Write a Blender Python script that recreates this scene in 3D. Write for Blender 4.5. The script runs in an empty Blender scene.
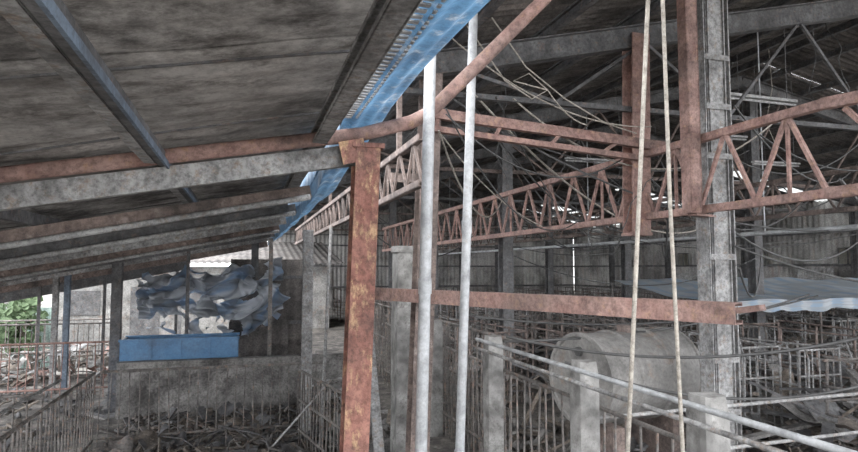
import bpy, bmesh, math, random
from mathutils import Vector, Matrix, noise
random.seed(7)
R=random.random
def U(a,b): return a+(b-a)*random.random()

# ---------------------------------------------------------------- materials
def mat(name,c1,c2,scale=6,rough=.8,metal=0,bump=.3,c3=None,p3=.62,stretch=(1,1,1),transl=0,detail=8,lo=.35,hi=.65,soot=.6,sscale=1.6,grime=.5):
    m=bpy.data.materials.new(name); m.use_nodes=True
    nt=m.node_tree; N=nt.nodes; L=nt.links
    b=N['Principled BSDF']; b.inputs['Roughness'].default_value=rough; b.inputs['Metallic'].default_value=metal
    tc=N.new('ShaderNodeTexCoord'); mp=N.new('ShaderNodeMapping'); mp.inputs['Scale'].default_value=stretch
    L.new(tc.outputs['Object'],mp.inputs['Vector'])
    n=N.new('ShaderNodeTexNoise'); n.inputs['Scale'].default_value=scale; n.inputs['Detail'].default_value=detail
    n.inputs['Roughness'].default_value=.7
    L.new(mp.outputs[0],n.inputs['Vector'])
    r=N.new('ShaderNodeValToRGB'); r.color_ramp.elements[0].position=lo; r.color_ramp.elements[1].position=hi
    r.color_ramp.elements[0].color=(*c1,1); r.color_ramp.elements[1].color=(*c2,1)
    L.new(n.outputs['Fac'],r.inputs['Fac'])
    out=r.outputs['Color']
    if c3:
        n2=N.new('ShaderNodeTexNoise'); n2.inputs['Scale'].default_value=scale*2.3; n2.inputs['Detail'].default_value=10; n2.inputs['Roughness'].default_value=.75
        L.new(mp.outputs[0],n2.inputs['Vector'])
        r2=N.new('ShaderNodeValToRGB'); r2.color_ramp.elements[0].position=p3-.07; r2.color_ramp.elements[1].position=p3+.04
        L.new(n2.outputs['Fac'],r2.inputs['Fac'])
        mx=N.new('ShaderNodeMixRGB'); L.new(r2.outputs['Color'],mx.inputs['Fac']); L.new(out,mx.inputs[1]); mx.inputs[2].default_value=(*c3,1)
        out=mx.outputs[0]
    if soot:   # smoke staining, in patches
        n3=N.new('ShaderNodeTexNoise'); n3.inputs['Scale'].default_value=sscale; n3.inputs['Detail'].default_value=12; n3.inputs['Roughness'].default_value=.72
        L.new(tc.outputs['Object'],n3.inputs['Vector'])
        r3=N.new('ShaderNodeValToRGB'); r3.color_ramp.elements[0].position=.45; r3.color_ramp.elements[1].position=.61
        r3.color_ramp.elements[0].color=(0,0,0,1); r3.color_ramp.elements[1].color=(soot,soot,soot,1)
        L.new(n3.outputs['Fac'],r3.inputs['Fac'])
        mx=N.new('ShaderNodeMixRGB'); L.new(r3.outputs['Color'],mx.inputs['Fac']); L.new(out,mx.inputs[1]); mx.inputs[2].default_value=(.035,.032,.031,1)
        out=mx.outputs[0]
    if grime:  # fine speckle
        n4=N.new('ShaderNodeTexNoise'); n4.inputs['Scale'].default_value=28; n4.inputs['Detail'].default_value=6; n4.inputs['Roughness'].default_value=.8
        L.new(tc.outputs['Object'],n4.inputs['Vector'])
        r4=N.new('ShaderNodeValToRGB'); r4.color_ramp.elements[0].position=.38; r4.color_ramp.elements[1].position=.56
        g=1-grime; r4.color_ramp.elements[0].color=(g,g,g,1); r4.color_ramp.elements[1].color=(1,1,1,1)
        L.new(n4.outputs['Fac'],r4.inputs['Fac'])
        mx=N.new('ShaderNodeMixRGB'); mx.blend_type='MULTIPLY'; mx.inputs['Fac'].default_value=1; L.new(out,mx.inputs[1]); L.new(r4.outputs[0],mx.inputs[2]); out=mx.outputs[0]
    L.new(out,b.inputs['Base Color'])
    if bump:
        bp=N.new('ShaderNodeBump'); bp.inputs['Strength'].default_value=bump; bp.inputs['Distance'].default_value=.02
        L.new(n.outputs['Fac'],bp.inputs['Height']); L.new(bp.outputs[0],b.inputs['Normal'])
    if transl:
        t=N.new('ShaderNodeBsdfTranslucent'); L.new(out,t.inputs['Color'])
        ms=N.new('ShaderNodeMixShader'); ms.inputs[0].default_value=transl
        L.new(b.outputs[0],ms.inputs[1]); L.new(t.outputs[0],ms.inputs[2]); L.new(ms.outputs[0],N['Material Output'].inputs['Surface'])
    return m
M_rust=mat('rusty_red_primer',(.24,.125,.105),(.46,.29,.25),6,.85,0,.4,(.46,.27,.17),.62,soot=.55)
M_rustdk=mat('sooty_primer',(.12,.09,.08),(.32,.24,.21),4,.9,0,.3,(.40,.33,.30),.62,soot=.75)
M_rustflake=mat('flaking_rust',(.21,.08,.06),(.42,.19,.145),9,.9,0,.6,(.62,.38,.21),.59,(1,1,.4),soot=.55,sscale=4)
M_galv=mat('galvanised_steel',(.42,.44,.46),(.58,.60,.62),9,.5,.1,.1,(.36,.30,.25),.66,soot=.45,sscale=5,grime=.25)
M_galvd=mat('dull_galvanised',(.25,.25,.25),(.46,.46,.46),7,.7,0,.15,(.30,.23,.18),.60,soot=.75)
M_dark=mat('sooty_steel',(.06,.06,.065),(.19,.19,.195),5,.75,0,.2,(.22,.16,.13),.62,soot=.6)
M_darkpipe=mat('sooty_pen_pipe',(.09,.085,.08),(.28,.255,.24),5,.85,0,.2,(.32,.21,.16),.60,soot=.6)
M_bluesteel=mat('blue_grey_steel',(.10,.14,.20),(.2,.27,.36),5,.6,.0,.2)
M_conc=mat('concrete',(.26,.26,.25),(.48,.47,.455),4,.95,0,.7,(.20,.19,.18),.60,soot=.75,sscale=3.5)
M_concd=mat('sooty_concrete',(.15,.145,.14),(.37,.355,.34),2.5,.95,0,.6,(.12,.115,.11),.60,soot=.85,sscale=1.8)
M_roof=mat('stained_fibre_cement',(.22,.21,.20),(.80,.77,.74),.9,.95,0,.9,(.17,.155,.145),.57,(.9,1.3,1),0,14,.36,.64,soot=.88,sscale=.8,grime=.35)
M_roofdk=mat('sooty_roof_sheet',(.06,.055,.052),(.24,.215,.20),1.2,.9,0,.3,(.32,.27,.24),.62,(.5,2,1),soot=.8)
M_wall=mat('sooty_wall_sheet',(.32,.31,.30),(.62,.60,.58),.8,.9,0,.3,(.52,.45,.41),.60,(2,2,.5),soot=.7,sscale=.5)
M_blue=mat('blue_gutter_sheet',(.07,.19,.36),(.14,.31,.51),3,.55,0,.1,(.54,.62,.70),.60,(1,1,1),.22,soot=.6,grime=.35)
M_bluepan=mat('blue_painted_panel',(.05,.17,.36),(.10,.25,.46),3,.5,0,.1,soot=.5,grime=.2)
M_white=mat('white_trim',(.5,.5,.5),(.75,.75,.75),8,.6,0,.1,None,.6,(1,1,1),.3,soot=.4)
M_skylight=mat('translucent_roof_sheet',(.5,.52,.5),(.75,.77,.75),3,.5,0,.0,None,.6,(1,1,1),.7,soot=.4)
M_rope=mat('pale_rope',(.36,.32,.27),(.52,.48,.42),30,.95,0,.4,soot=.3)
M_black=mat('black_hose',(.03,.03,.03),(.08,.08,.08),10,.6,0,.1,soot=0,grime=0)
M_tank=mat('dirty_tank_steel',(.18,.175,.168),(.32,.31,.295),2,.75,.0,.15,(.26,.20,.16),.62,soot=.6,sscale=1.8,grime=.3)
M_floor=mat('burnt_floor',(.05,.045,.042),(.26,.235,.21),3,.95,0,1,(.36,.32,.28),.6,soot=.9)
M_ground=mat('outside_ground',(.20,.19,.17),(.34,.32,.29),.7,.95,0,.4,(.15,.18,.10),.6)
M_wood=mat('charred_timber',(.06,.05,.043),(.30,.25,.205),6,.9,0,.4,(.46,.40,.34),.63)
M_leaf=mat('leaves',(.05,.09,.04),(.15,.22,.11),3,.8,0,.0,None,.6,(1,1,1),.15,soot=0,grime=0)
M_trunk=mat('bark',(.12,.09,.07),(.25,.2,.16),8,.9)
M_window=mat('dusty_pane',(.65,.62,.55),(.9,.88,.82),3,.4,0,.0,None,.6,(1,1,1),.85,soot=.2)
M_green=mat('weathered_green_sheet',(.18,.30,.26),(.36,.47,.43),2,.6,0,.1,(.34,.31,.28),.6)
M_wallout=mat('outbuilding_plaster',(.22,.22,.22),(.42,.41,.39),1.2,.9,0,.3,(.30,.22,.18),.6)
def tarpmat(name,blue,white,freq,axis='X',dirt=(.35,.36,.36),tr=.4,lo=.3,hi=.5):
    m=bpy.data.materials.new(name); m.use_nodes=True; nt=m.node_tree; N=nt.nodes; L=nt.links
    b=N['Principled BSDF']; b.inputs['Roughness'].default_value=.55
    uv=N.new('ShaderNodeUVMap'); w=N.new('ShaderNodeTexWave'); w.bands_direction=axis
    w.inputs['Scale'].default_value=freq; w.inputs['Distortion'].default_value=2.5; w.inputs['Detail'].default_value=4
    L.new(uv.outputs[0],w.inputs['Vector'])
    r=N.new('ShaderNodeValToRGB'); r.color_ramp.elements[0].position=lo; r.color_ramp.elements[1].position=hi
    r.color_ramp.elements[0].color=(*blue,1); r.color_ramp.elements[1].color=(*white,1); L.new(w.outputs['Fac'],r.inputs[0])
    n=N.new('ShaderNodeTexNoise'); n.inputs['Scale'].default_value=7; n.inputs['Detail'].default_value=8; L.new(uv.outputs[0],n.inputs['Vector'])
    r2=N.new('ShaderNodeValToRGB'); r2.color_ramp.elements[0].position=.42; r2.color_ramp.elements[1].position=.6; L.new(n.outputs['Fac'],r2.inputs[0])
    mx=N.new('ShaderNodeMixRGB'); L.new(r2.outputs[0],mx.inputs[0]); L.new(r.outputs[0],mx.inputs[1]); mx.inputs[2].default_value=(*dirt,1)
    L.new(mx.outputs[0],b.inputs['Base Color'])
    t=N.new('ShaderNodeBsdfTranslucent'); L.new(mx.outputs[0],t.inputs[0]); ms=N.new('ShaderNodeMixShader'); ms.inputs[0].default_value=tr
    L.new(b.outputs[0],ms.inputs[1]); L.new(t.outputs[0],ms.inputs[2]); L.new(ms.outputs[0],N['Material Output'].inputs['Surface'])
    return m
M_tarp=tarpmat('blue_white_tarpaulin',(.19,.28,.42),(.46,.49,.54),1.6,'DIAGONAL',(.20,.215,.235),.2,.2,.42)
M_tarp2=tarpmat('striped_tarpaulin',(.26,.37,.50),(.42,.46,.50),5,'X',(.30,.33,.36),.2)

# ---------------------------------------------------------------- mesh builder
class B:
    def __init__(s,name,*mats):
        s.name=name; s.mats=list(mats); s.v=[]; s.f=[]; s.mi=[]; s.sm=[]; s.uv=None
    def add(s,vs,fs,mi=0,sm=False):
        o=len(s.v); s.v+= [tuple(v) for v in vs]; s.f+=[tuple(i+o for i in f) for f in fs]
        s.mi+=[mi]*len(fs); s.sm+=[sm]*len(fs)
    def frame(s,p,q,up=(0,0,1)):
        p=Vector(p);q=Vector(q); d=(q-p).normalized(); u=Vector(up)
        if abs(d.dot(u))>.98: u=Vector((0,1,0)) if abs(d.y)<.9 else Vector((1,0,0))
        r=d.cross(u).normalized(); u=r.cross(d).normalized()
        return p,q,r,u
    def box(s,p,q,w,h,mi=0,up=(0,0,1),ox=0,oy=0):
        p,q,r,u=s.frame(p,q,up); vs=[]
        for e in (p,q):
            for a,b in((-1,-1),(1,-1),(1,1),(-1,1)): vs.append(e+r*(ox+a*w/2)+u*(oy+b*h/2))
        s.add(vs,[(3,2,1,0),(4,5,6,7),(0,1,5,4),(1,2,6,5),(2,3,7,6),(3,0,4,7)],mi)
    def ibeam(s,p,q,w,h,t=.012,mi=0,up=(0,0,1)):
        s.box(p,q,w,t,mi,up,0,h/2-t/2); s.box(p,q,w,t,mi,up,0,-h/2+t/2); s.box(p,q,t,h-2*t,mi,up)
    def chan(s,p,q,w,h,t=.008,mi=0,up=(0,0,1),side=1):
        s.box(p,q,t,h,mi,up,side*(w/2),0); s.box(p,q,w,t,mi,up,0,h/2-t/2); s.box(p,q,w,t,mi,up,0,-h/2+t/2)
        s.box(p,q,t,h*.18,mi,up,-side*(w/2),h*.41); s.box(p,q,t,h*.18,mi,up,-side*(w/2),-h*.41)
    def ang(s,p,q,w,t=.008,mi=0,up=(0,0,1),sx=1,sy=1):
        s.box(p,q,w,t,mi,up,0,-sy*w/2); s.box(p,q,t,w,mi,up,-sx*w/2,0)
    def pipe(s,pts,r,n=8,mi=0,cap=True,sm=True):
        pts=[Vector(p) for p in pts]; vs=[];fs=[]; pr=None
        for i,p in enumerate(pts):
            d=(pts[min(i+1,len(pts)-1)]-pts[max(i-1,0)]).normalized()
            if pr is None:
                u=Vector((0,0,1)) if abs(d.z)<.9 else Vector((1,0,0)); a=d.cross(u).normalized()
            else: a=(pr-d*pr.dot(d)).normalized()
            pr=a; b=d.cross(a)
            rr=r[i] if isinstance(r,(list,tuple)) else r
            for k in range(n):
                t=2*math.pi*k/n; vs.append(p+(a*math.cos(t)+b*math.sin(t))*rr)
        for i in range(len(pts)-1):
            for k in range(n):
                fs.append((i*n+k,i*n+(k+1)%n,(i+1)*n+(k+1)%n,(i+1)*n+k))
        s.add(vs,fs,mi,sm)
        if cap:
            s.add(vs[:n],[tuple(range(n-1,-1,-1))],mi); s.add(vs[-n:],[tuple(range(n))],mi)
    def lathe(s,p,q,prof,n=48,mi=0,sm=True):
        p,q,a,b=s.frame(p,q); d=q-p
        vs=[p+d*t+(a*math.cos(2*math.pi*k/n)+b*math.sin(2*math.pi*k/n))*r for t,r in prof for k in range(n)]
        fs=[(i*n+k,i*n+(k+1)%n,(i+1)*n+(k+1)%n,(i+1)*n+k) for i in range(len(prof)-1) for k in range(n)]
        s.add(vs,fs,mi,sm)
        s.add(vs[:n],[tuple(range(n-1,-1,-1))],mi); s.add(vs[-n:],[tuple(range(n))],mi)
    def grid(s,fn,nu,nv,mi=0,sm=True,skip=None):
        vs=[fn(i/nu,j/nv) for j in range(nv+1) for i in range(nu+1)]
        fs=[(j*(nu+1)+i,j*(nu+1)+i+1,(j+1)*(nu+1)+i+1,(j+1)*(nu+1)+i) for j in range(nv) for i in range(nu) if not(skip and skip(i/nu,j/nv))]
        s.add(vs,fs,mi,sm)
        if s.uv is None: s.uv={}
        o=len(s.v)-len(vs)
        for j in range(nv+1):
            for i in range(nu+1): s.uv[o+j*(nu+1)+i]=(i/nu,j/nv)
    def done(s):
        me=bpy.data.meshes.new(s.name)
        xs=[v[0] for v in s.v]; ys=[v[1] for v in s.v]; zs=[v[2] for v in s.v]
        c=Vector(((min(xs)+max(xs))/2,(min(ys)+max(ys))/2,min(zs)))
        me.from_pydata([(v[0]-c.x,v[1]-c.y,v[2]-c.z) for v in s.v],[],s.f)
        for m in s.mats: me.materials.append(m)
        for i,p in enumerate(me.polygons): p.material_index=s.mi[i]; p.use_smooth=s.sm[i]
        if s.uv:
            l=me.uv_layers.new(name='UVMap')
            for lp in me.loops: l.data[lp.index].uv=s.uv.get(lp.vertex_index,(0,0))
        me.update()
        o=bpy.data.objects.new(s.name,me); o.location=c; bpy.context.collection.objects.link(o)
        return o
def lerp(a,b,t): return Vector(a)+(Vector(b)-Vector(a))*t
def sag(a,b,d,n=16): return [lerp(a,b,i/n)-Vector((0,0,d*4*(i/n)*(1-i/n))) for i in range(n+1)]
def NZ(x,y,z=0): return noise.noise(Vector((x,y,z)))

FZ=.5   # raised slab level on the right
# ---------------------------------------------------------------- floor, walls
b=B('floor',M_floor)
def gf(u,v):
    x=-8+u*9.6; y=-3+v*19; return (x,y,NZ(x*1.3,y*1.3)*.05-.03+NZ(x*6,y*6)*.02)
b.grid(gf,160,260)
b.box((9.6,-3,FZ/2-.1),(9.6,30,FZ/2-.1),16,FZ+.2)
b.done()
b=B('outside_ground',M_ground)
b.grid(lambda u,v:(-70+u*140,-40+v*130,-.12),6,6); b.done()

# high roof (ceiling)
XR,ZR,XL,ZL,XE,ZE=9.,6.1,.78,4.25,17.,4.4
def hz(x): return ZL+(x-XL)/(XR-XL)*(ZR-ZL) if x<XR else ZR+(x-XR)/(XE-XR)*(ZE-ZR)
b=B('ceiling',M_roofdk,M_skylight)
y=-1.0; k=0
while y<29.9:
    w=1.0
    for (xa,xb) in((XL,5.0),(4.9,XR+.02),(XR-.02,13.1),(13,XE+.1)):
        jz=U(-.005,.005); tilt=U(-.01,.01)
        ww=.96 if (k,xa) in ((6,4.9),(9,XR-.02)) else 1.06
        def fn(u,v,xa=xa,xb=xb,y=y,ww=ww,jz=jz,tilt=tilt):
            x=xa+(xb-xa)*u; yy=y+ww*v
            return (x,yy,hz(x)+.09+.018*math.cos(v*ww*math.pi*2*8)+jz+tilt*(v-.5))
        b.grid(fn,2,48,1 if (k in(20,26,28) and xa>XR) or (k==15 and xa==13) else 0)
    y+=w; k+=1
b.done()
b=B('roof_purlins',M_dark,M_rustdk)
x=XL+.1
while x<XE:
    b.chan((x,-1,hz(x)),(x,30,hz(x)),.05,.11,.006,0); x+=.95
b.done()
for i,yy in enumerate((1.2,5.3,9.4,13.5,17.6,21.7,25.8,29.6)):
    if i==0: continue
    b=B('roof_rafter',M_rustdk,M_dark)
    b.ibeam((XL+.05,yy,hz(XL)-.17),(XR,yy,ZR-.17),.12,.22,.012,1); b.ibeam((XR,yy,ZR-.17),(XE,yy,ZE-.17),.12,.22,.012,1)
    z0=4.0
    b.ang((XL+.05,yy,z0),(XE,yy,z0),.06,.01,i%2)
    n=16
    for j in range(n):
        xa=XL+.05+(XE-XL-.05)*j/n; xb=XL+.05+(XE-XL-.05)*(j+1)/n
        if j%2==0: b.box((xa,yy,z0),(xb,yy,hz(xb)-.25),.03,.03,i%2)
        else: b.box((xa,yy,hz(xa)-.25),(xb,yy,z0),.03,.03,i%2)
    b.done()
COLS=[(9.15,9.4),(9.15,13.5),(9.15,17.6),(9.15,21.7),(9.15,25.8),(4.1,9.4),(4.1,13.5),(4.1,17.6),(4.1,21.7),(16.7,9.4),(16.7,13.5),(16.7,17.6),(16.7,21.7),(16.7,25.8)]
for (x,yy) in COLS:
    b=B('shed_column',M_dark); b.ibeam((x,yy,FZ-.02),(x,yy,hz(x)-.24),.18,.2,.012); b.box((x,yy,FZ-.02),(x,yy,FZ+.02),.3,.3); b.done()
def corr(name,p,q,z0,z1f,m,holes=None):
    b=B(name,m,M_dark); p=Vector((*p,0));q=Vector((*q,0));L=(q-p).length;d=(q-p)/L;nr=Vector((d.y,-d.x,0)); n=int(L/.03)
    def fn(u,v):
        s=u*L; pt=p+d*s+nr*(.02*math.cos(s*2*math.pi/.2)); return (pt.x,pt.y,z0+(z1f(pt.x)-z0)*v)
    b.grid(fn,n,6,0,True,holes); return b
b=corr('wall_right',(17.05,11),(17.05,30),FZ,lambda x:4.5,M_wall)
for z in (1.5,2.5,3.5): b.box((16.97,11,z),(16.97,30,z),.06,.08,1)
b.done()
b=corr('wall_back',(1.0,30),(17.05,30),FZ,lambda x:hz(x)+.1,M_wall)
for z in (1.5,2.5,3.5): b.box((1,29.93,z),(17,29.93,z),.06,.08,1)
b.done()
for i,(yy,z) in enumerate(((17.2,2.75),(13.9,2.75),(21,2.75),(25,2.8))):
    b=B('window_%d'%(i+1),M_window,M_dark); b.box((16.9,yy-.3,z),(16.9,yy+.3,z),.02,.45,0)
    for s_ in(-1,0,1): b.box((16.88,yy+.3*s_,z-.25),(16.88,yy+.3*s_,z+.25),.03,.03,1)
    b.box((16.88,yy-.3,z-.24),(16.88,yy+.3,z-.24),.03,.03,1); b.box((16.88,yy-.3,z+.24),(16.88,yy+.3,z+.24),.03,.03,1); b.done()
for (x,ya,yb,h) in ((16.2,11.5,13.2,1.6),(16.1,14,15.2,1.9),(16.1,16,17.3,1.4),(16.1,19,21,1.7)):
    b=B('corrugated_sheet',M_galvd)
    b.grid(lambda u,v,x=x,ya=ya,yb=yb,h=h:(x+.45*v+.02*math.cos(u*60),ya+(yb-ya)*u+.1*v,FZ+h*v),100,3); b.done()

# ---------------------------------------------------------------- low roof at left
def lz(x): return 3.05+.19*(x-.585)
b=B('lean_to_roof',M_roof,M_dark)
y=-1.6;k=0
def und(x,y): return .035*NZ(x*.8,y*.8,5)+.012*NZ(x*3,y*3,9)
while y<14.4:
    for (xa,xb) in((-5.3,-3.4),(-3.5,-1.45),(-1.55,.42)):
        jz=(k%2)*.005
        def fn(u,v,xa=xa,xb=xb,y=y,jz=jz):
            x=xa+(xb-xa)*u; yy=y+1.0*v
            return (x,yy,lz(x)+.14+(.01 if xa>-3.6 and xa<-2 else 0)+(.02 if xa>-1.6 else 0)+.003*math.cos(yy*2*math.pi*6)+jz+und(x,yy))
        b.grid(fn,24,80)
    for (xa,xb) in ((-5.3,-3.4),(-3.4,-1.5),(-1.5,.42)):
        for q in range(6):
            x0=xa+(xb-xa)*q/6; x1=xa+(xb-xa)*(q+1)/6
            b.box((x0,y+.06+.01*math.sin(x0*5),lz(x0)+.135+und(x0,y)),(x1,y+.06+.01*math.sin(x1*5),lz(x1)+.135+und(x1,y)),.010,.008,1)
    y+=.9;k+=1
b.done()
b=B('lean_to_purlins',M_dark,M_bluesteel,M_galvd)
for x in (-5.1,-4.2,-3.3,-2.4,-1.4):
    b.chan((x,-1.5,lz(x)+.06),(x,14.4,lz(x)+.06),.05,.08,.006,0)
b.chan((-.40,-1.5,lz(-.40)+.07),(-.40,14.4,lz(-.4)+.07),.035,.06,.005,0)
b.box((-.372,-1.5,lz(-.4)+.04),(-.372,14.4,lz(-.4)+.04),.012,.03,1)
b.box((-.45,-1.5,lz(-.45)+.055),(-.45,14.4,lz(-.45)+.055),.05,.01,2)
b.chan((.36,-1.5,lz(.36)+.08),(.36,14.4,lz(.36)+.08),.07,.08,.006,2)
b.done()
ys=[3.27,4.7,6.1,7.6,9.1,10.7,12.3,14.2]
for i,yy in enumerate(ys):
    if i==0: continue
    b=B('lean_to_rafter',M_rustdk,M_galvd,M_dark)
    m=(1,0,2)[i%3]
    b.chan((-5.2,yy,lz(-5.2)-.05),(.46,yy,lz(.46)-.05),.05,.09 if i<7 else .2,.007,m)
    if i in(1,2,4): b.pipe([(-5.2,yy-.1,lz(-5.2)-.14),(.45,yy-.1,lz(.45)-.1)],.022,8,1)
    b.done()
b=B('eave_fascia',M_dark); b.box((-5.35,14.43,lz(-5.3)-.15),(-1.2,14.43,lz(-1.2)-.12),.03,.42)
for x in(-5.2,-4,-2.8,-1.4): b.box((x,14.40,-.12),(x,14.40,lz(x)-.1),.06,.03)
b.done()
b=B('pipe_rafter',M_rust,M_galvd,M_galv)
z=lambda x: 3.115+.175*(x-.585)
b.pipe([(-5.2,3.24,z(-5.2)),(-1,3.24,z(-1)+.0),(.585,3.24,3.115),(.86,3.24,3.2),(.95,3.24,3.25),(1.06,3.24,3.36),(1.61,3.24,3.93),(2.06,3.24,4.40)],.038,12,0)
b.chan((-5.2,3.3,z(-5.2)-.10),(.6,3.3,z(.6)-.10),.05,.11,.008,1)
b.done()
# ---------------------------------------------------------------- columns in front
def hcol(name,base,top,w,h,m):
    b=B(name,m,M_dark); b.ibeam(base,top,w,h,.012,0,(0,1,0))
    b.box((base[0],base[1],base[2]),(base[0],base[1],base[2]+.02),w*1.6,h*1.6,0)
    return b
b=hcol('rusty_steel_column',(.51,3.27,-.03),(.615,3.27,3.05),.13,.14,M_rustflake)
b.box((.53,3.27,3.05),(.70,3.27,3.05),.16,.025,0)
for s_ in(-1,1): b.box((.47,3.27+s_*.06,3.0),(.60,3.27+s_*.06,3.03),.01,.12,0)
b.done()
b=hcol('sooty_steel_column',(1.43,5.3,FZ-.55),(1.59,5.3,4.15),.17,.17,M_rustdk); b.done()
def gpole(base,top,r,head=True):
    b=B('galvanised_pole',M_galv); b.pipe([lerp(base,top,i/8) for i in range(9)],r,16)
    if head:
        t=Vector(top); d=(t-Vector(base)).normalized()
        b.pipe([t-d*.02,t+d*.12],r*1.5,16); b.box(t+Vector((-.07,0,.1)),t+Vector((.07,0,.1)),.1,.03)
    for tt in(.3,.62): 
        c=lerp(base,top,tt); b.pipe([c-Vector((0,0,.04)),c+Vector((0,0,.04))],r*1.15,16)
    return b.done()
gpole((.845,3.12,-.03),(.937,3.12,3.74),.031)
gpole((1.21,3.6,-.03),(1.372,3.6,4.30),.028,False)
b=B('hanging_steel_column',M_rust)
b.ibeam((3.72,5.3,2.74),(3.76,5.3,4.75),.2,.18,.012,0,(0,1,0)); b.box((3.72,5.3,2.72),(3.72,5.3,2.75),.22,.2); b.done()
b=B('cross_beam',M_rust)
b.chan((1.5,5.2,3.78),(3.95,5.16,3.60),.06,.09,.008); b.chan((1.5,5.2,3.64),(3.7,5.16,3.47),.06,.05,.008)
for t in (.05,.3,.55,.8): b.box(lerp((1.5,5.2,3.64),(3.7,5.16,3.47),t),lerp((1.5,5.2,3.78),(3.95,5.16,3.6),t),.03,.03)
b.done()
# grey steel column built from two channels with a web plate
b=B('grey_steel_column',M_galvd,M_dark,M_rust)
cx,cy=4.05,4.6
for sx in(-1,1): b.chan((cx+sx*.11,cy,FZ-.02),(cx+sx*.11,cy,hz(4)-.1),.16,.06,.008,0,(1,0,0))
b.box((cx,cy-.06,FZ),(cx,cy-.06,hz(4)-.1),.20,.01,0,(0,1,0))
zz=FZ+.2
while zz<4.6:
    b.box((cx-.13,cy-.085,zz),(cx+.13,cy-.085,zz),.008,.05,0); zz+=.45
b.chan((3.66,4.42,2.87),(3.66,4.42,hz(3.66)-.1),.11,.11,.01,2)
b.box((3.66,4.42,2.86),(cx,cy,2.86),.08,.02,2)
b.box((cx,cy,FZ-.02),(cx,cy,FZ+.03),.5,.4,1); b.done()
# ---------------------------------------------------------------- trusses
def truss(b,x,y0,y1,zb,zt,step,w,d,mi=0):
    n=int(round((y1-y0)/step))
    b.ang((x,y0,zb),(x,y1,zb),w,.01,mi); b.box((x,y0,zb),(x,y1,zb),.012,w,mi)
    b.ang((x,y0,zt),(x,y1,zt),w,.01,mi)
    for i in range(n):
        ya=y0+(y1-y0)*i/n; yb=y0+(y1-y0)*(i+1)/n; ym=(ya+yb)/2
        b.box((x,ya,zb),(x,ym,zt),d,d,mi); b.box((x,ym,zt),(x,yb,zb),d,d,mi)
        if i%2==0: b.box((x,ym,zb),(x,ym,zt),d*.8,d*.8,mi)
b=B('longitudinal_truss',M_rust)
truss(b,3.8,3.25,17.5,2.91,3.53,.62,.06,.028)
b.ang((3.8,1.2,3.36),(3.8,3.25,3.53),.07,.01); b.ang((3.8,1.2,2.91),(3.8,3.25,2.91),.07,.01); b.box((3.8,1.2,2.91),(3.8,3.25,2.91),.012,.065)
for ya,yb in((2.1,2.6),(2.6,3.1),(1.5,2.0)): b.box((3.8,ya,2.91),(3.8,yb,3.46),.03,.03)
b.done()
b=B('eave_truss',M_rustdk); truss(b,1.22,4.3,16,3.02,3.36,.45,.045,.02)
for yy in(5.0,9.4,13.4): b.box((1.22,yy,3.36),(1.22,yy,hz(1.22)+.05),.04,.04)
b.box((1.22,5.3,3.2),(1.48,5.3,3.2),.04,.08); b.done()
b=B('inner_truss',M_rustdk); truss(b,8.8,5.,29,3.3,3.9,.8,.07,.03); b.done()
b=B('collapsed_beam',M_rust)
b.chan((1.15,5.9,2.16),(2.36,2.54,2.175),.07,.11,.008)
b.box((2.36,2.54,2.19),(2.40,2.43,2.21),.06,.03); b.done()
# ---------------------------------------------------------------- blue gutter between roofs
b=B('blue_gutter',M_blue,M_white)
def gz(y): return 3.20 if y<3.3 else (3.20-.18*min(1,(y-3.3)/2.2))
def fn(u,v):
    y=-1.5+v*16; t=u
    x=.49+.27*t; z=gz(y)+.10*t*t+.012*math.sin(y*3)+.01*math.sin(t*18)
    return (x,y,z)
b.grid(fn,20,120,0)
b.grid(lambda u,v:(.49-.01*math.sin(u*40),3.4+u*11,gz(3.4+u*11)-.12*(1-v)+v*.16),100,2,0)
y=1.0
while y<3.2:
    b.box((.50,y,3.185),(.50,y+.022,3.185),.035,.006,1); b.box((.545,y,3.187),(.545,y+.022,3.187),.012,.006,1); y+=.045
b.box((.475,-1.5,3.19),(.475,3.2,3.19),.015,.02,1)
b.done()
# ---------------------------------------------------------------- ropes, cables, lamps
b=B('hanging_rope',M_rope); b.pipe([(1.74,2.32,4.45),(1.70,2.3,3.6),(1.63,2.3,2.7),(1.575,2.3,2.0),(1.535,2.3,1.5),(1.5,2.3,1.0),(1.48,2.3,.48)],.0095,8); b.done()
b=B('hanging_rope',M_rope); b.pipe([(1.84,2.4,4.45),(1.855,2.4,3.6),(1.865,2.4,2.7),(1.885,2.4,2.0),(1.90,2.4,1.5),(1.90,2.4,.48)],.009,8); b.done()
b=B('drooping_cable',M_rope)
b.pipe([(1.75,4.8,4.45),(2.1,4.8,4.0),(2.35,4.8,3.86),(2.5,4.8,3.95),(2.35,4.85,4.1),(2.2,4.85,4.02)]+sag((2.5,4.8,3.95),(3.0,5.0,3.72),.06,6),.006,6)
b.pipe(sag((1.6,4.9,4.4),(3.7,5.0,3.75),.22,16),.006,6)
b.pipe([(1.9,4.6,4.45),(2.25,4.7,4.1),(2.7,4.85,3.9),(3.2,5.0,3.75),(3.6,5.1,3.7)],.006,6); b.done()
b=B('overhead_cable',M_black,M_rope)
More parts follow.
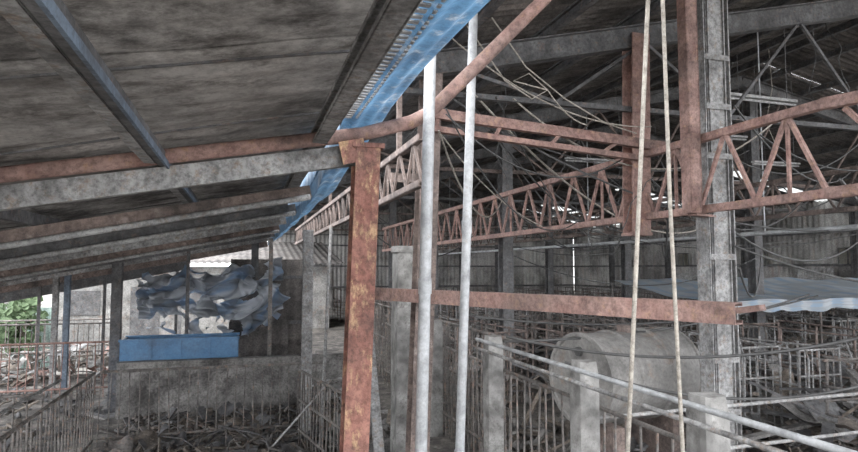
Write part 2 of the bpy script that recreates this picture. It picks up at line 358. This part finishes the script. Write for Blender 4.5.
cab=[((1.6,5.3,3.9),(9,9.3,4.6),.5),((4.3,4.6,4.3),(9,13.3,4.6),.6),((4.3,4.6,3.9),(12,9.4,4.8),.7),((1.7,9.4,4.0),(9,13.3,4.2),.6),((4,9.2,3.2),(16.5,13.3,3.6),.5),
 ((1.6,5.1,3.6),(4.0,9.2,3.6),.55),((3.85,5.5,3.5),(8.7,7.5,3.9),.8),((3.85,7.5,3.5),(8.7,9.2,3.6),.7),((3.85,9.5,3.5),(8.7,12,3.4),.7),((4.2,4.8,2.9),(8.7,6.5,3.3),.6),
 ((3.85,3.2,3.0),(8.7,5.5,3.3),.5),((2.0,7.0,4.3),(3.75,7.4,2.95),.2),((5,5.3,4.0),(8,5.3,4.0),.5),((6,9.4,4.0),(11,9.4,4.0),.8),((1.3,8.2,3.2),(3.75,10,2.95),.5),
 ((1.6,4.9,3.75),(3.75,6.5,2.95),.45),((1.6,4.9,3.7),(3.6,5.3,3.5),.35),((2.4,5.3,4.0),(5.5,5.3,4.0),.6),((4.2,4.7,3.5),(7,5.3,4.1),.4)]
for k in range(8):
    a=(3.85,U(3.5,12),U(2.95,3.5)) if k%2 else (U(1.3,3.5),5.3,4.0)
    cab.append((a,(8.7,U(5,14),3.4),U(.4,1.0)))
for k,(p,q,d) in enumerate(cab): b.pipe(sag(p,q,d,20),U(.007,.012),5,1 if k%6==5 else 0)
# low loops over the pens
for (p,q,d) in (((4.2,4.5,2.4),(9.1,9.2,2.7),.5),((4.2,4.6,2.2),(7,8.2,2.0),.3),((4.2,9.3,2.6),(9.1,9.3,2.6),.5),((4.15,4.5,2.6),(7.5,3.2,2.5),.35)): b.pipe(sag(p,q,d,20),.010,5,0)
b.done()
def tangle(b,x,y,z,n,s,r,mi=0):
    p=Vector((x,y,z)); pts=[p.copy()]; d=Vector((U(-1,1),U(-1,1),-.6)).normalized()
    for i in range(n):
        d=(d+Vector((U(-1,1),U(-1,1),U(-1.2,.6)))*.6).normalized(); p=p+d*s; pts.append(p.copy())
    b.pipe(pts,r,5,mi)
b=B('dangling_wire',M_rope,M_black)
for (x,y,l) in ((3.0,7,1.2),(5.5,6.5,1.6),(6.6,9,1.8),(4.7,8,1.0),(7.6,7.4,1.5),(8.2,11,2.0),(5.2,12,1.6),(2.4,8,1.0),(2.8,9.5,1.6),(3.3,11,2.2),(6.1,7,2.2),(7.1,6.2,1.2),(2.6,6,1.1),(4.9,6.8,2.0),(6.4,11,2.4)):
    h=hz(x)-.05; b.pipe([(x,y,h),(x+.04,y,h-l*.4),(x-.05,y+.05,h-l*.75),(x+.08,y,h-l)],.005,5,1 if R()<.7 else 0)
for k in range(7):
    x=U(1.8,8.5); y=U(5.6,10); tangle(b,x,y,hz(x)-.1,12,.12,.005,1)
for k in range(8): tangle(b,3.8+U(-.05,.05),U(3.4,11),U(2.95,3.5),7,.09,.005,1)
b.done()
for (p,q) in (((4.9,5.6,4.35),(6.0,5.5,4.3)),((6.3,7.8,4.45),(7.5,7.8,4.45)),((8.2,8.4,4.2),(9.4,8.6,4.25)),((5.0,9.0,4.2),(6.2,9.0,4.2)),((10,11,4.3),(11.2,11,4.3))):
    b=B('tube_lamp',M_white,M_dark); b.box(p,q,.07,.03,0); b.pipe([Vector(p)-Vector((0,0,.04)),Vector(q)-Vector((0,0,.04))],.014,8,0)
    for t in(.1,.9): c=lerp(p,q,t); b.pipe([c,(c.x,c.y,hz(c.x)+.05)],.006,5,1)
    b.done()
b=B('black_hose',M_black)
b.pipe(sag((2.22,5.1,1.80),(5.5,3.5,2.1),.28,24),.013,8); b.pipe(sag((2.22,5.15,1.75),(6.2,5.6,2.1),.12,24),.011,8)
b.pipe(sag((2.3,6.1,1.9),(7,6.2,2.05),.2,24),.011,8); b.pipe(sag((2.3,4.2,1.7),(5.2,3.2,1.9),.35,24),.011,8)
b.done()
b=B('water_pipe',M_galv); b.pipe([(6,4,2.82),(6,24,2.86)],.028,8)
for yy in (6,10,14,18,22): b.pipe([(6,yy,2.84),(6,yy,hz(6))],.008,5)
b.done()
# ---------------------------------------------------------------- right pen
def rpost(x,y,w,h,z0):
    b=B('concrete_post',M_conc)
    nz=14
    def ring(z,s):
        out=[]
        for k in range(16):
            e=k//4; f=(k%4)/4
            c=[(-1,-1),(1,-1),(1,1),(-1,1)]; a=c[e]; d=c[(e+1)%4]
            px=a[0]+(d[0]-a[0])*f; py=a[1]+(d[1]-a[1])*f
            if f==0: px*=.9;py*=.9
            q=.006*NZ(px*3+x,py*3+y,z*9)
            out.append((x+px*s+q,y+py*s+q,z+.01*NZ(px*2,py*2,z*4)*(z>z0+.1)))
        return out
    vs=[]
    for i in range(nz+1):
        t=i/nz; vs+=ring(z0+h*t,w/2*(1 if i<nz else .85))
    fs=[(i*16+k,i*16+(k+1)%16,(i+1)*16+(k+1)%16,(i+1)*16+k) for i in range(nz) for k in range(16)]
    fs.append(tuple(range(nz*16,nz*16+16))); b.add(vs,fs); return b.done()
PY=[2.5,3.62,5.16,6.9,8.8]
for yy in PY: rpost(2.12,yy,.15,1.8-FZ+.02,FZ-.02)
def rails(name,pts,zs,r,m,bars=0,z0=0,br=.01):
    b=B(name,m)
    for z_ in zs: b.pipe([(p[0],p[1],z_) for p in pts],r,8)
    if bars:
        for p,q in zip(pts[:-1],pts[1:]):
            L=(Vector(q)-Vector(p)).length; n=int(L/bars)
            for i in range(n+1):
                c=lerp((p[0],p[1],0),(q[0],q[1],0),i/n); j=U(-.02,.02); b.pipe([(c.x+j,c.y,z0),(c.x-j,c.y,max(zs))],br,6)
    return b.done()
rails('pen_rail',[(2.02,1.3),(2.02,5.3)],[1.76],.016,M_galv)
rails('pen_rail',[(2.02,1.3),(2.02,5.3)],[1.68],.014,M_galvd)
rails('pen_fence',[(2.22,1.2),(2.22,10)],[1.5,.75],.015,M_darkpipe,.13,FZ,.008)
rails('pen_fence',[(2.34,5.3),(2.34,12)],[1.75,1.2,.8],.016,M_darkpipe,.14,FZ)
rails('pen_rail',[(2.2,3.72),(5.6,3.9)],[1.4,1.1],.014,M_galvd,0)
def crate(x,y,L,W,H,m):
    b=B('farrowing_crate',m,M_wood)
    z0=FZ
    for sx in(0,W):
        for i,zz in enumerate((.25,.5,.75,H)): b.pipe([(x+sx,y,z0+zz),(x+sx,y+L,z0+zz+U(-.05,.05))],.013,6)
        for j in range(4): b.pipe([(x+sx,y+L*j/3,z0),(x+sx+U(-.05,.05),y+L*j/3,z0+H+.02)],.015,6)
        b.pipe([(x+sx,y,z0+H),(x+sx,y-.1,z0+H+.05),(x+sx,y-.15,z0+H-.1),(x+sx,y-.12,z0)],.013,6)
    for zz in (.3,.6,H): b.pipe([(x,y,z0+zz),(x+W,y,z0+zz)],.013,6); b.pipe([(x,y+L,z0+zz),(x+W,y+L,z0+zz)],.013,6)
    for j in range(1,6): b.pipe([(x+W*j/6,y,z0),(x+W*j/6,y,z0+H)],.009,6)
    return b.done()
for yy in (2.9,6.0,8.2,10.6,13,15.5,18.5,22):
    for i,x in enumerate((2.7,3.25,4.5,5.5,6.4,7.4,9.6,10.5,11.6,12.8,14,15.0)):
        if yy<5 and x<4.6: continue
        if 5<yy<6.5 and x<4.6: continue
        if x==2.7: continue
        crate(x+U(-.03,.03),yy+U(-.08,.08),1.9,.66,U(.9,1.15),(M_darkpipe,M_rustdk,M_darkpipe,M_galvd)[int(R()*4)])
# tank lying on its side on two cradles
b=B('storage_tank',M_tank,M_black,M_rustdk)
ax0=Vector((3.02,5.25,1.36)); ax1=Vector((4.20,5.50,1.36))
d=(ax1-ax0); RR=.42
b.lathe(ax0,ax1,[(.012,.02),(.012,RR-.03),(0,RR-.02),(0,RR+.015),(.02,RR+.018),(.03,RR),(.30,RR),(.31,RR+.02),(.335,RR+.02),(.345,RR),(.65,RR),(.66,RR+.02),(.685,RR+.02),(.695,RR),(.972,RR),(.98,RR+.015),(1,RR+.015),(1,RR-.02),(.99,.05)],48,0,False)
b.pipe([ax0+d*-.01+Vector((0,0,.26)),ax0+d*.03+Vector((0,0,.26))],.045,14,1)
b.pipe([ax0+d*.5+Vector((0,0,.40)),ax0+d*.5+Vector((0,0,.48))],.08,16,2)
b.pipe([ax1-d*.01,ax1+d*.07],.16,20,1)
for t in(.18,.82):
    c=ax0+d*t; b.box((c.x,c.y-.36,FZ+.23),(c.x,c.y+.36,FZ+.23),.12,.48,2)
b.done()
b=B('striped_tarp_canopy',M_tarp2,M_darkpipe)
def fn(u,v):
    x=7+7.1*u; y=8.2+2.6*v; return (x,y,1.88+.30*v+.04*NZ(x*1.5,y*2,3)+.02*math.sin(x*4)-.08*math.sin(v*math.pi))
b.grid(fn,80,20)
b.grid(lambda u,v:(7+7.1*u,8.19+.03*math.sin(u*90),1.88-v*(.18+.08*NZ(u*20,1,1)) + .02*math.sin((7+7.1*u)*4)),120,4)
for x in(7.,9.3,12,14.1):
    b.pipe([(x,8.2,FZ),(x,8.2,1.86)],.02,6,1); b.pipe([(x,10.8,FZ),(x,10.8,2.14)],.02,6,1)
b.done()
def debris(name,n,x0,x1,y0,y1,z0,mats,zh=.3,ls=1.0,avoid=None):
    b=B(name,*mats)
    for i in range(n):
        x,y=U(x0,x1),U(y0,y1); zz=z0+U(.01,zh); a=U(0,math.pi); L=U(.1,1.0)*ls; dz=U(-.12,.2)*ls
        if avoid and avoid(x,y): continue
        if x1-x0<1: L=min(L,.5)
        p=Vector((x-math.cos(a)*L/2,y-math.sin(a)*L/2,max(z0+.01,zz-dz))); q=Vector((x+math.cos(a)*L/2,y+math.sin(a)*L/2,max(z0+.01,zz+dz)))
        t=R()
        if t<.5: b.box(p,q,U(.03,.12),U(.01,.04),int(R()*len(mats)))
        elif t<.8: b.pipe([p,lerp(p,q,.5)+Vector((0,0,U(0,.1))),q],U(.006,.018),6,int(R()*len(mats)))
        else:
            mi=int(R()*len(mats)); w=U(.2,.45)*ls
            s2=Vector((-math.sin(a),math.cos(a),0))*w
            b.grid(lambda u,v,p=p,q=q,s2=s2:tuple(lerp(p,q,u)+s2*v+Vector((0,0,.03*math.sin(u*9)+.03*math.sin(v*7)))),8,6,mi)
    return b.done()
av=lambda x,y: 2.4<x<4.9 and 3.6<y<6.4
debris('burnt_debris',950,2.9,9,3.,16,FZ,(M_wood,M_concd,M_dark,M_darkpipe,M_dark),.6,1,av)
debris('scorched_rubble',500,2.45,6,2.6,7,FZ,(M_wood,M_concd,M_dark,M_wood),.15,.4)
debris('collapsed_roof_debris',260,9.5,16,9,20,FZ,(M_wood,M_galvd,M_dark,M_darkpipe,M_wall),.9,1.5)
debris('floor_rubble',1500,-1.7,1.0,3.5,11,-.03,(M_wood,M_concd,M_dark,M_floor,M_darkpipe),.06,.45)
debris('charred_sticks',180,-1.6,.9,7,10.6,-.03,(M_wood,M_dark,M_darkpipe),.12,.9)
debris('pen_rubble',160,1.25,1.75,6.4,10.6,-.03,(M_wood,M_concd,M_conc,M_galvd),.6)
debris('aisle_rubble',260,-4.9,-2.2,5,14,-.03,(M_wood,M_concd,M_dark),.06,.5)
# ---------------------------------------------------------------- left pens
rails('pen_fence',[(-1.9,3.5),(-1.9,9.3)],[1.0,.12],.02,M_darkpipe,.13,-.05,.009)
rails('pen_fence',[(-1.85,9.4),(1.15,9.4)],[1.0,.12],.02,M_darkpipe,.125,-.05,.009)
rails('pen_fence',[(-5.1,13.2),(-2.4,13.2)],[1.0,.15],.02,M_rust,.14,-.05)
rails('pen_fence',[(-5,8.2),(-2.2,8.2)],[.95,.15],.02,M_darkpipe,.14,-.05)
rails('pen_rail',[(-2.15,3.0),(-2.0,8.1)],[1.12],.018,M_galvd)
rails('pen_gate',[(.75,8.8),(1.2,6.4)],[1.0,.6,.2],.018,M_darkpipe,.13,-.05)
b=B('low_concrete_wall',M_concd); b.box((-1.95,11.2,.39),(1.9,11.2,.39),.16,.88); b.box((-1.95,11.2,.85),(1.9,11.2,.85),.2,.05); b.done()
b=B('blue_water_trough',M_bluepan)
x0,x1,y0,y1,zt=-1.95,-.1,11.4,12.0,1.2
b.box((x0,y0,zt/2),(x1,y0,zt/2),.03,zt); b.box((x0,y1,zt/2),(x1,y1,zt/2),.03,zt); b.box((x0,y0,zt/2),(x0,y1,zt/2),.03,zt); b.box((x1,y0,zt/2),(x1,y1,zt/2),.03,zt)
b.box((x0,(y0+y1)/2,.35),(x1,(y0+y1)/2,.35),y1-y0,.04)
for y in(y0-.02,y1+.02): b.box((x0-.03,y,zt),(x1+.03,y,zt),.06,.04)
for x in(x0+.46,x0+.92,x0+1.38): b.box((x,y0-.025,0),(x,y0-.025,zt),.04,.03)
b.done()
b=B('hanging_tarpaulin',M_tarp)
def fn(u,v):
    P=lambda a,c,k:noise.noise(Vector((u*a,v*c,k)))
    x=-1.95+2.7*u; top=2.30+.30*u-.12*math.sin(u*math.pi*3)**2; bot=1.05+.14*math.sin(u*7)+.6*max(0,u-.5)
    r1=1-abs(P(5,4,2))*2.4; r2=1-abs(P(11,8,5))*2.4; r3=1-abs(P(24,18,7))*2
    z=top+(bot-top)*v; y=12.75+.35*r1+.2*r2+.07*r3-.2*v*math.sin(u*math.pi)
    return (x+.25*P(4,5,8)+.14*P(13,11,3),y,z+.16*P(5,4,5)+.10*P(14,10,6))
b.grid(fn,150,90,0,True,lambda u,v: (v>.7 and NZ(u*13,v*3,30)>.12) or NZ(u*8,v*6,20)>.42); b.done()
for (x,yy,w,m) in ((-2.14,12,.16,M_dark),(-4.95,14.0,.2,M_bluesteel),(-3.55,13.8,.1,M_galvd),(-3.3,13.6,.1,M_bluesteel),(.86,9.0,.14,M_galvd),(-5.0,8.6,.15,M_dark),(.2,13.8,.15,M_dark),(-1.0,12.2,.06,M_dark),(.45,11.7,.07,M_darkpipe)):
    b=B('lean_to_post',m); b.ibeam((x,yy,-.05),(x,yy,lz(min(x,.2))-.03),w,w,.012,0,(0,1,0)); b.box((x,yy,-.05),(x,yy,0),w*1.5,w*1.5); b.done()
b=B('leaning_pipe',M_galvd); b.pipe([(.98,8.3,-.03),(1.12,8.5,2.98)],.022,8); b.pipe([(.3,8.4,0.02),(1.1,8.2,.95)],.015,6); b.done()
b=B('concrete_pillar',M_conc); b.box((1.53,6.05,-.05),(1.55,6.05,2.58),.22,.24,0,(0,1,0)); b.box((1.55,6.05,2.56),(1.55,6.05,2.62),.25,.27,0,(0,1,0)); b.done()
b=B('leaning_beam',M_galvd); b.chan((1.15,5.0,.0),(1.3,6.8,1.9),.08,.1); b.done()
b=corr('wall_end',(-.3,14.3),(1.4,14.3),-.05,lambda x:2.6,M_roofdk)
b.box((-.3,14.22,1.2),(1.4,14.22,1.2),.05,.07,1); b.box((-.3,14.22,2.2),(1.4,14.22,2.2),.05,.07,1); b.done()
b=corr('stacked_sheet',(-.3,13.4),(.9,13.5),-.05,lambda x:1.5+.2*math.sin(x*5),M_roofdk); b.done()
# ---------------------------------------------------------------- outside
def tree(x,y,h,r,name='tree',n=1700,sq=.8):
    b=B(name,M_trunk,M_leaf)
    b.pipe([(x,y,-.15),(x+.1,y,h*.4),(x+.2,y,h*.8)],[.03*h,.02*h,.01*h],8,0)
    for k in range(7):
        a=U(0,6.28); z0=h*U(.3,.7); b.pipe([(x+.1,y,z0),(x+math.cos(a)*r*.7,y+math.sin(a)*r*.7,z0+h*.2)],[.05,.015],6,0)
    for k in range(n):
        v=Vector((random.gauss(0,1),random.gauss(0,1),random.gauss(0,1))).normalized()*r*(R()**.4); c=Vector((x,y,h*.6))+Vector((v.x,v.y,v.z*sq*h/(2*r)))
        s2=U(.07,.16); a=Vector((U(-1,1),U(-1,1),U(-1,1))).normalized()*s2; e=a.cross(Vector((U(-1,1),U(-1,1),U(-1,1)))).normalized()*s2*.6
        b.add([c-a,c+e,c+a,c-e],[(0,1,2,3)],1)
    b.done()
for p in ((-7.8,20,3.0,1.2),(-12,22,5,2.2)): tree(*p)
for p in ((-5.2,17.1,1.9,.6),(-6.2,17.1,1.3,.5)): tree(*p,'shrub',600,.9)
b=corr('boundary_fence',(-9.5,17.9),(-4.6,18.1),-.15,lambda x:1.4,M_green); b.done()
def shed(x0,x1,y0,y1,h,rise,m):
    b=B('outbuilding',m,M_roofdk,M_dark)
    b.box(((x0+x1)/2,y0,h/2-.1),((x0+x1)/2,y1,h/2-.1),x1-x0,h+.1,0)
    def fn(u,v): 
        x=x0-.4+(x1-x0+.8)*u; y=y0-.5+(y1-y0+1)*v; return (x,y,h+.05+rise*v+.02*math.cos(x*30))
    b.grid(fn,160,4,1)
    n=int((x1-x0)/1.6)
    for i in range(n):
        x=x0+.8+i*1.6
        b.box((x,y0-.03,.9 if i%2 else 1.4),(x,y0-.01,.9 if i%2 else 1.4),.8,1.9 if i%2 else .7,2)
        b.box((x-.6,y0-.5,-.1),(x-.6,y0-.5,h),.08,.08,2)
    b.done()
shed(-5.2,2.6,20,25,2.5,.9,M_wallout)
shed(-16,-9,27,32,3.2,1.2,M_wallout)
debris('yard_clutter',160,-5.5,-2.4,14.8,16.2,-.1,(M_wood,M_conc,M_galvd,M_rust,M_wood),.7,.8)
for k,(x0,x1,y) in enumerate(((-5.2,-2.6,15.2),(-5.8,-3,16.4))):
    rails('yard_fence',[(x0,y),(x1,y)],[1.2,.6,.1],.02,M_darkpipe,.2,-.12)

# ---------------------------------------------------------------- light
w=bpy.data.worlds.new('World'); bpy.context.scene.world=w; w.use_nodes=True
nt=w.node_tree; bg=nt.nodes['Background']
bg.inputs[0].default_value=(.95,.965,1,1); bg.inputs[1].default_value=2.5
s=bpy.data.lights.new('sun','SUN'); s.energy=1.0; s.angle=math.radians(25); s.color=(1,.97,.92)
so=bpy.data.objects.new('sun',s); so.rotation_euler=(math.radians(40),math.radians(-35),0); bpy.context.collection.objects.link(so)
# camera
c=bpy.data.cameras.new('camera'); c.sensor_width=36; c.lens=26.0; c.clip_start=.05; c.clip_end=300
co=bpy.data.objects.new('camera',c); co.location=(0,0,2.4); co.rotation_euler=(math.radians(93.9),0,math.radians(-16.5))
bpy.context.collection.objects.link(co); bpy.context.scene.camera=co
sc=bpy.context.scene
sc.view_settings.view_transform='Standard'; sc.view_settings.look='None'; sc.view_settings.exposure=1.15; sc.view_settings.gamma=1.15
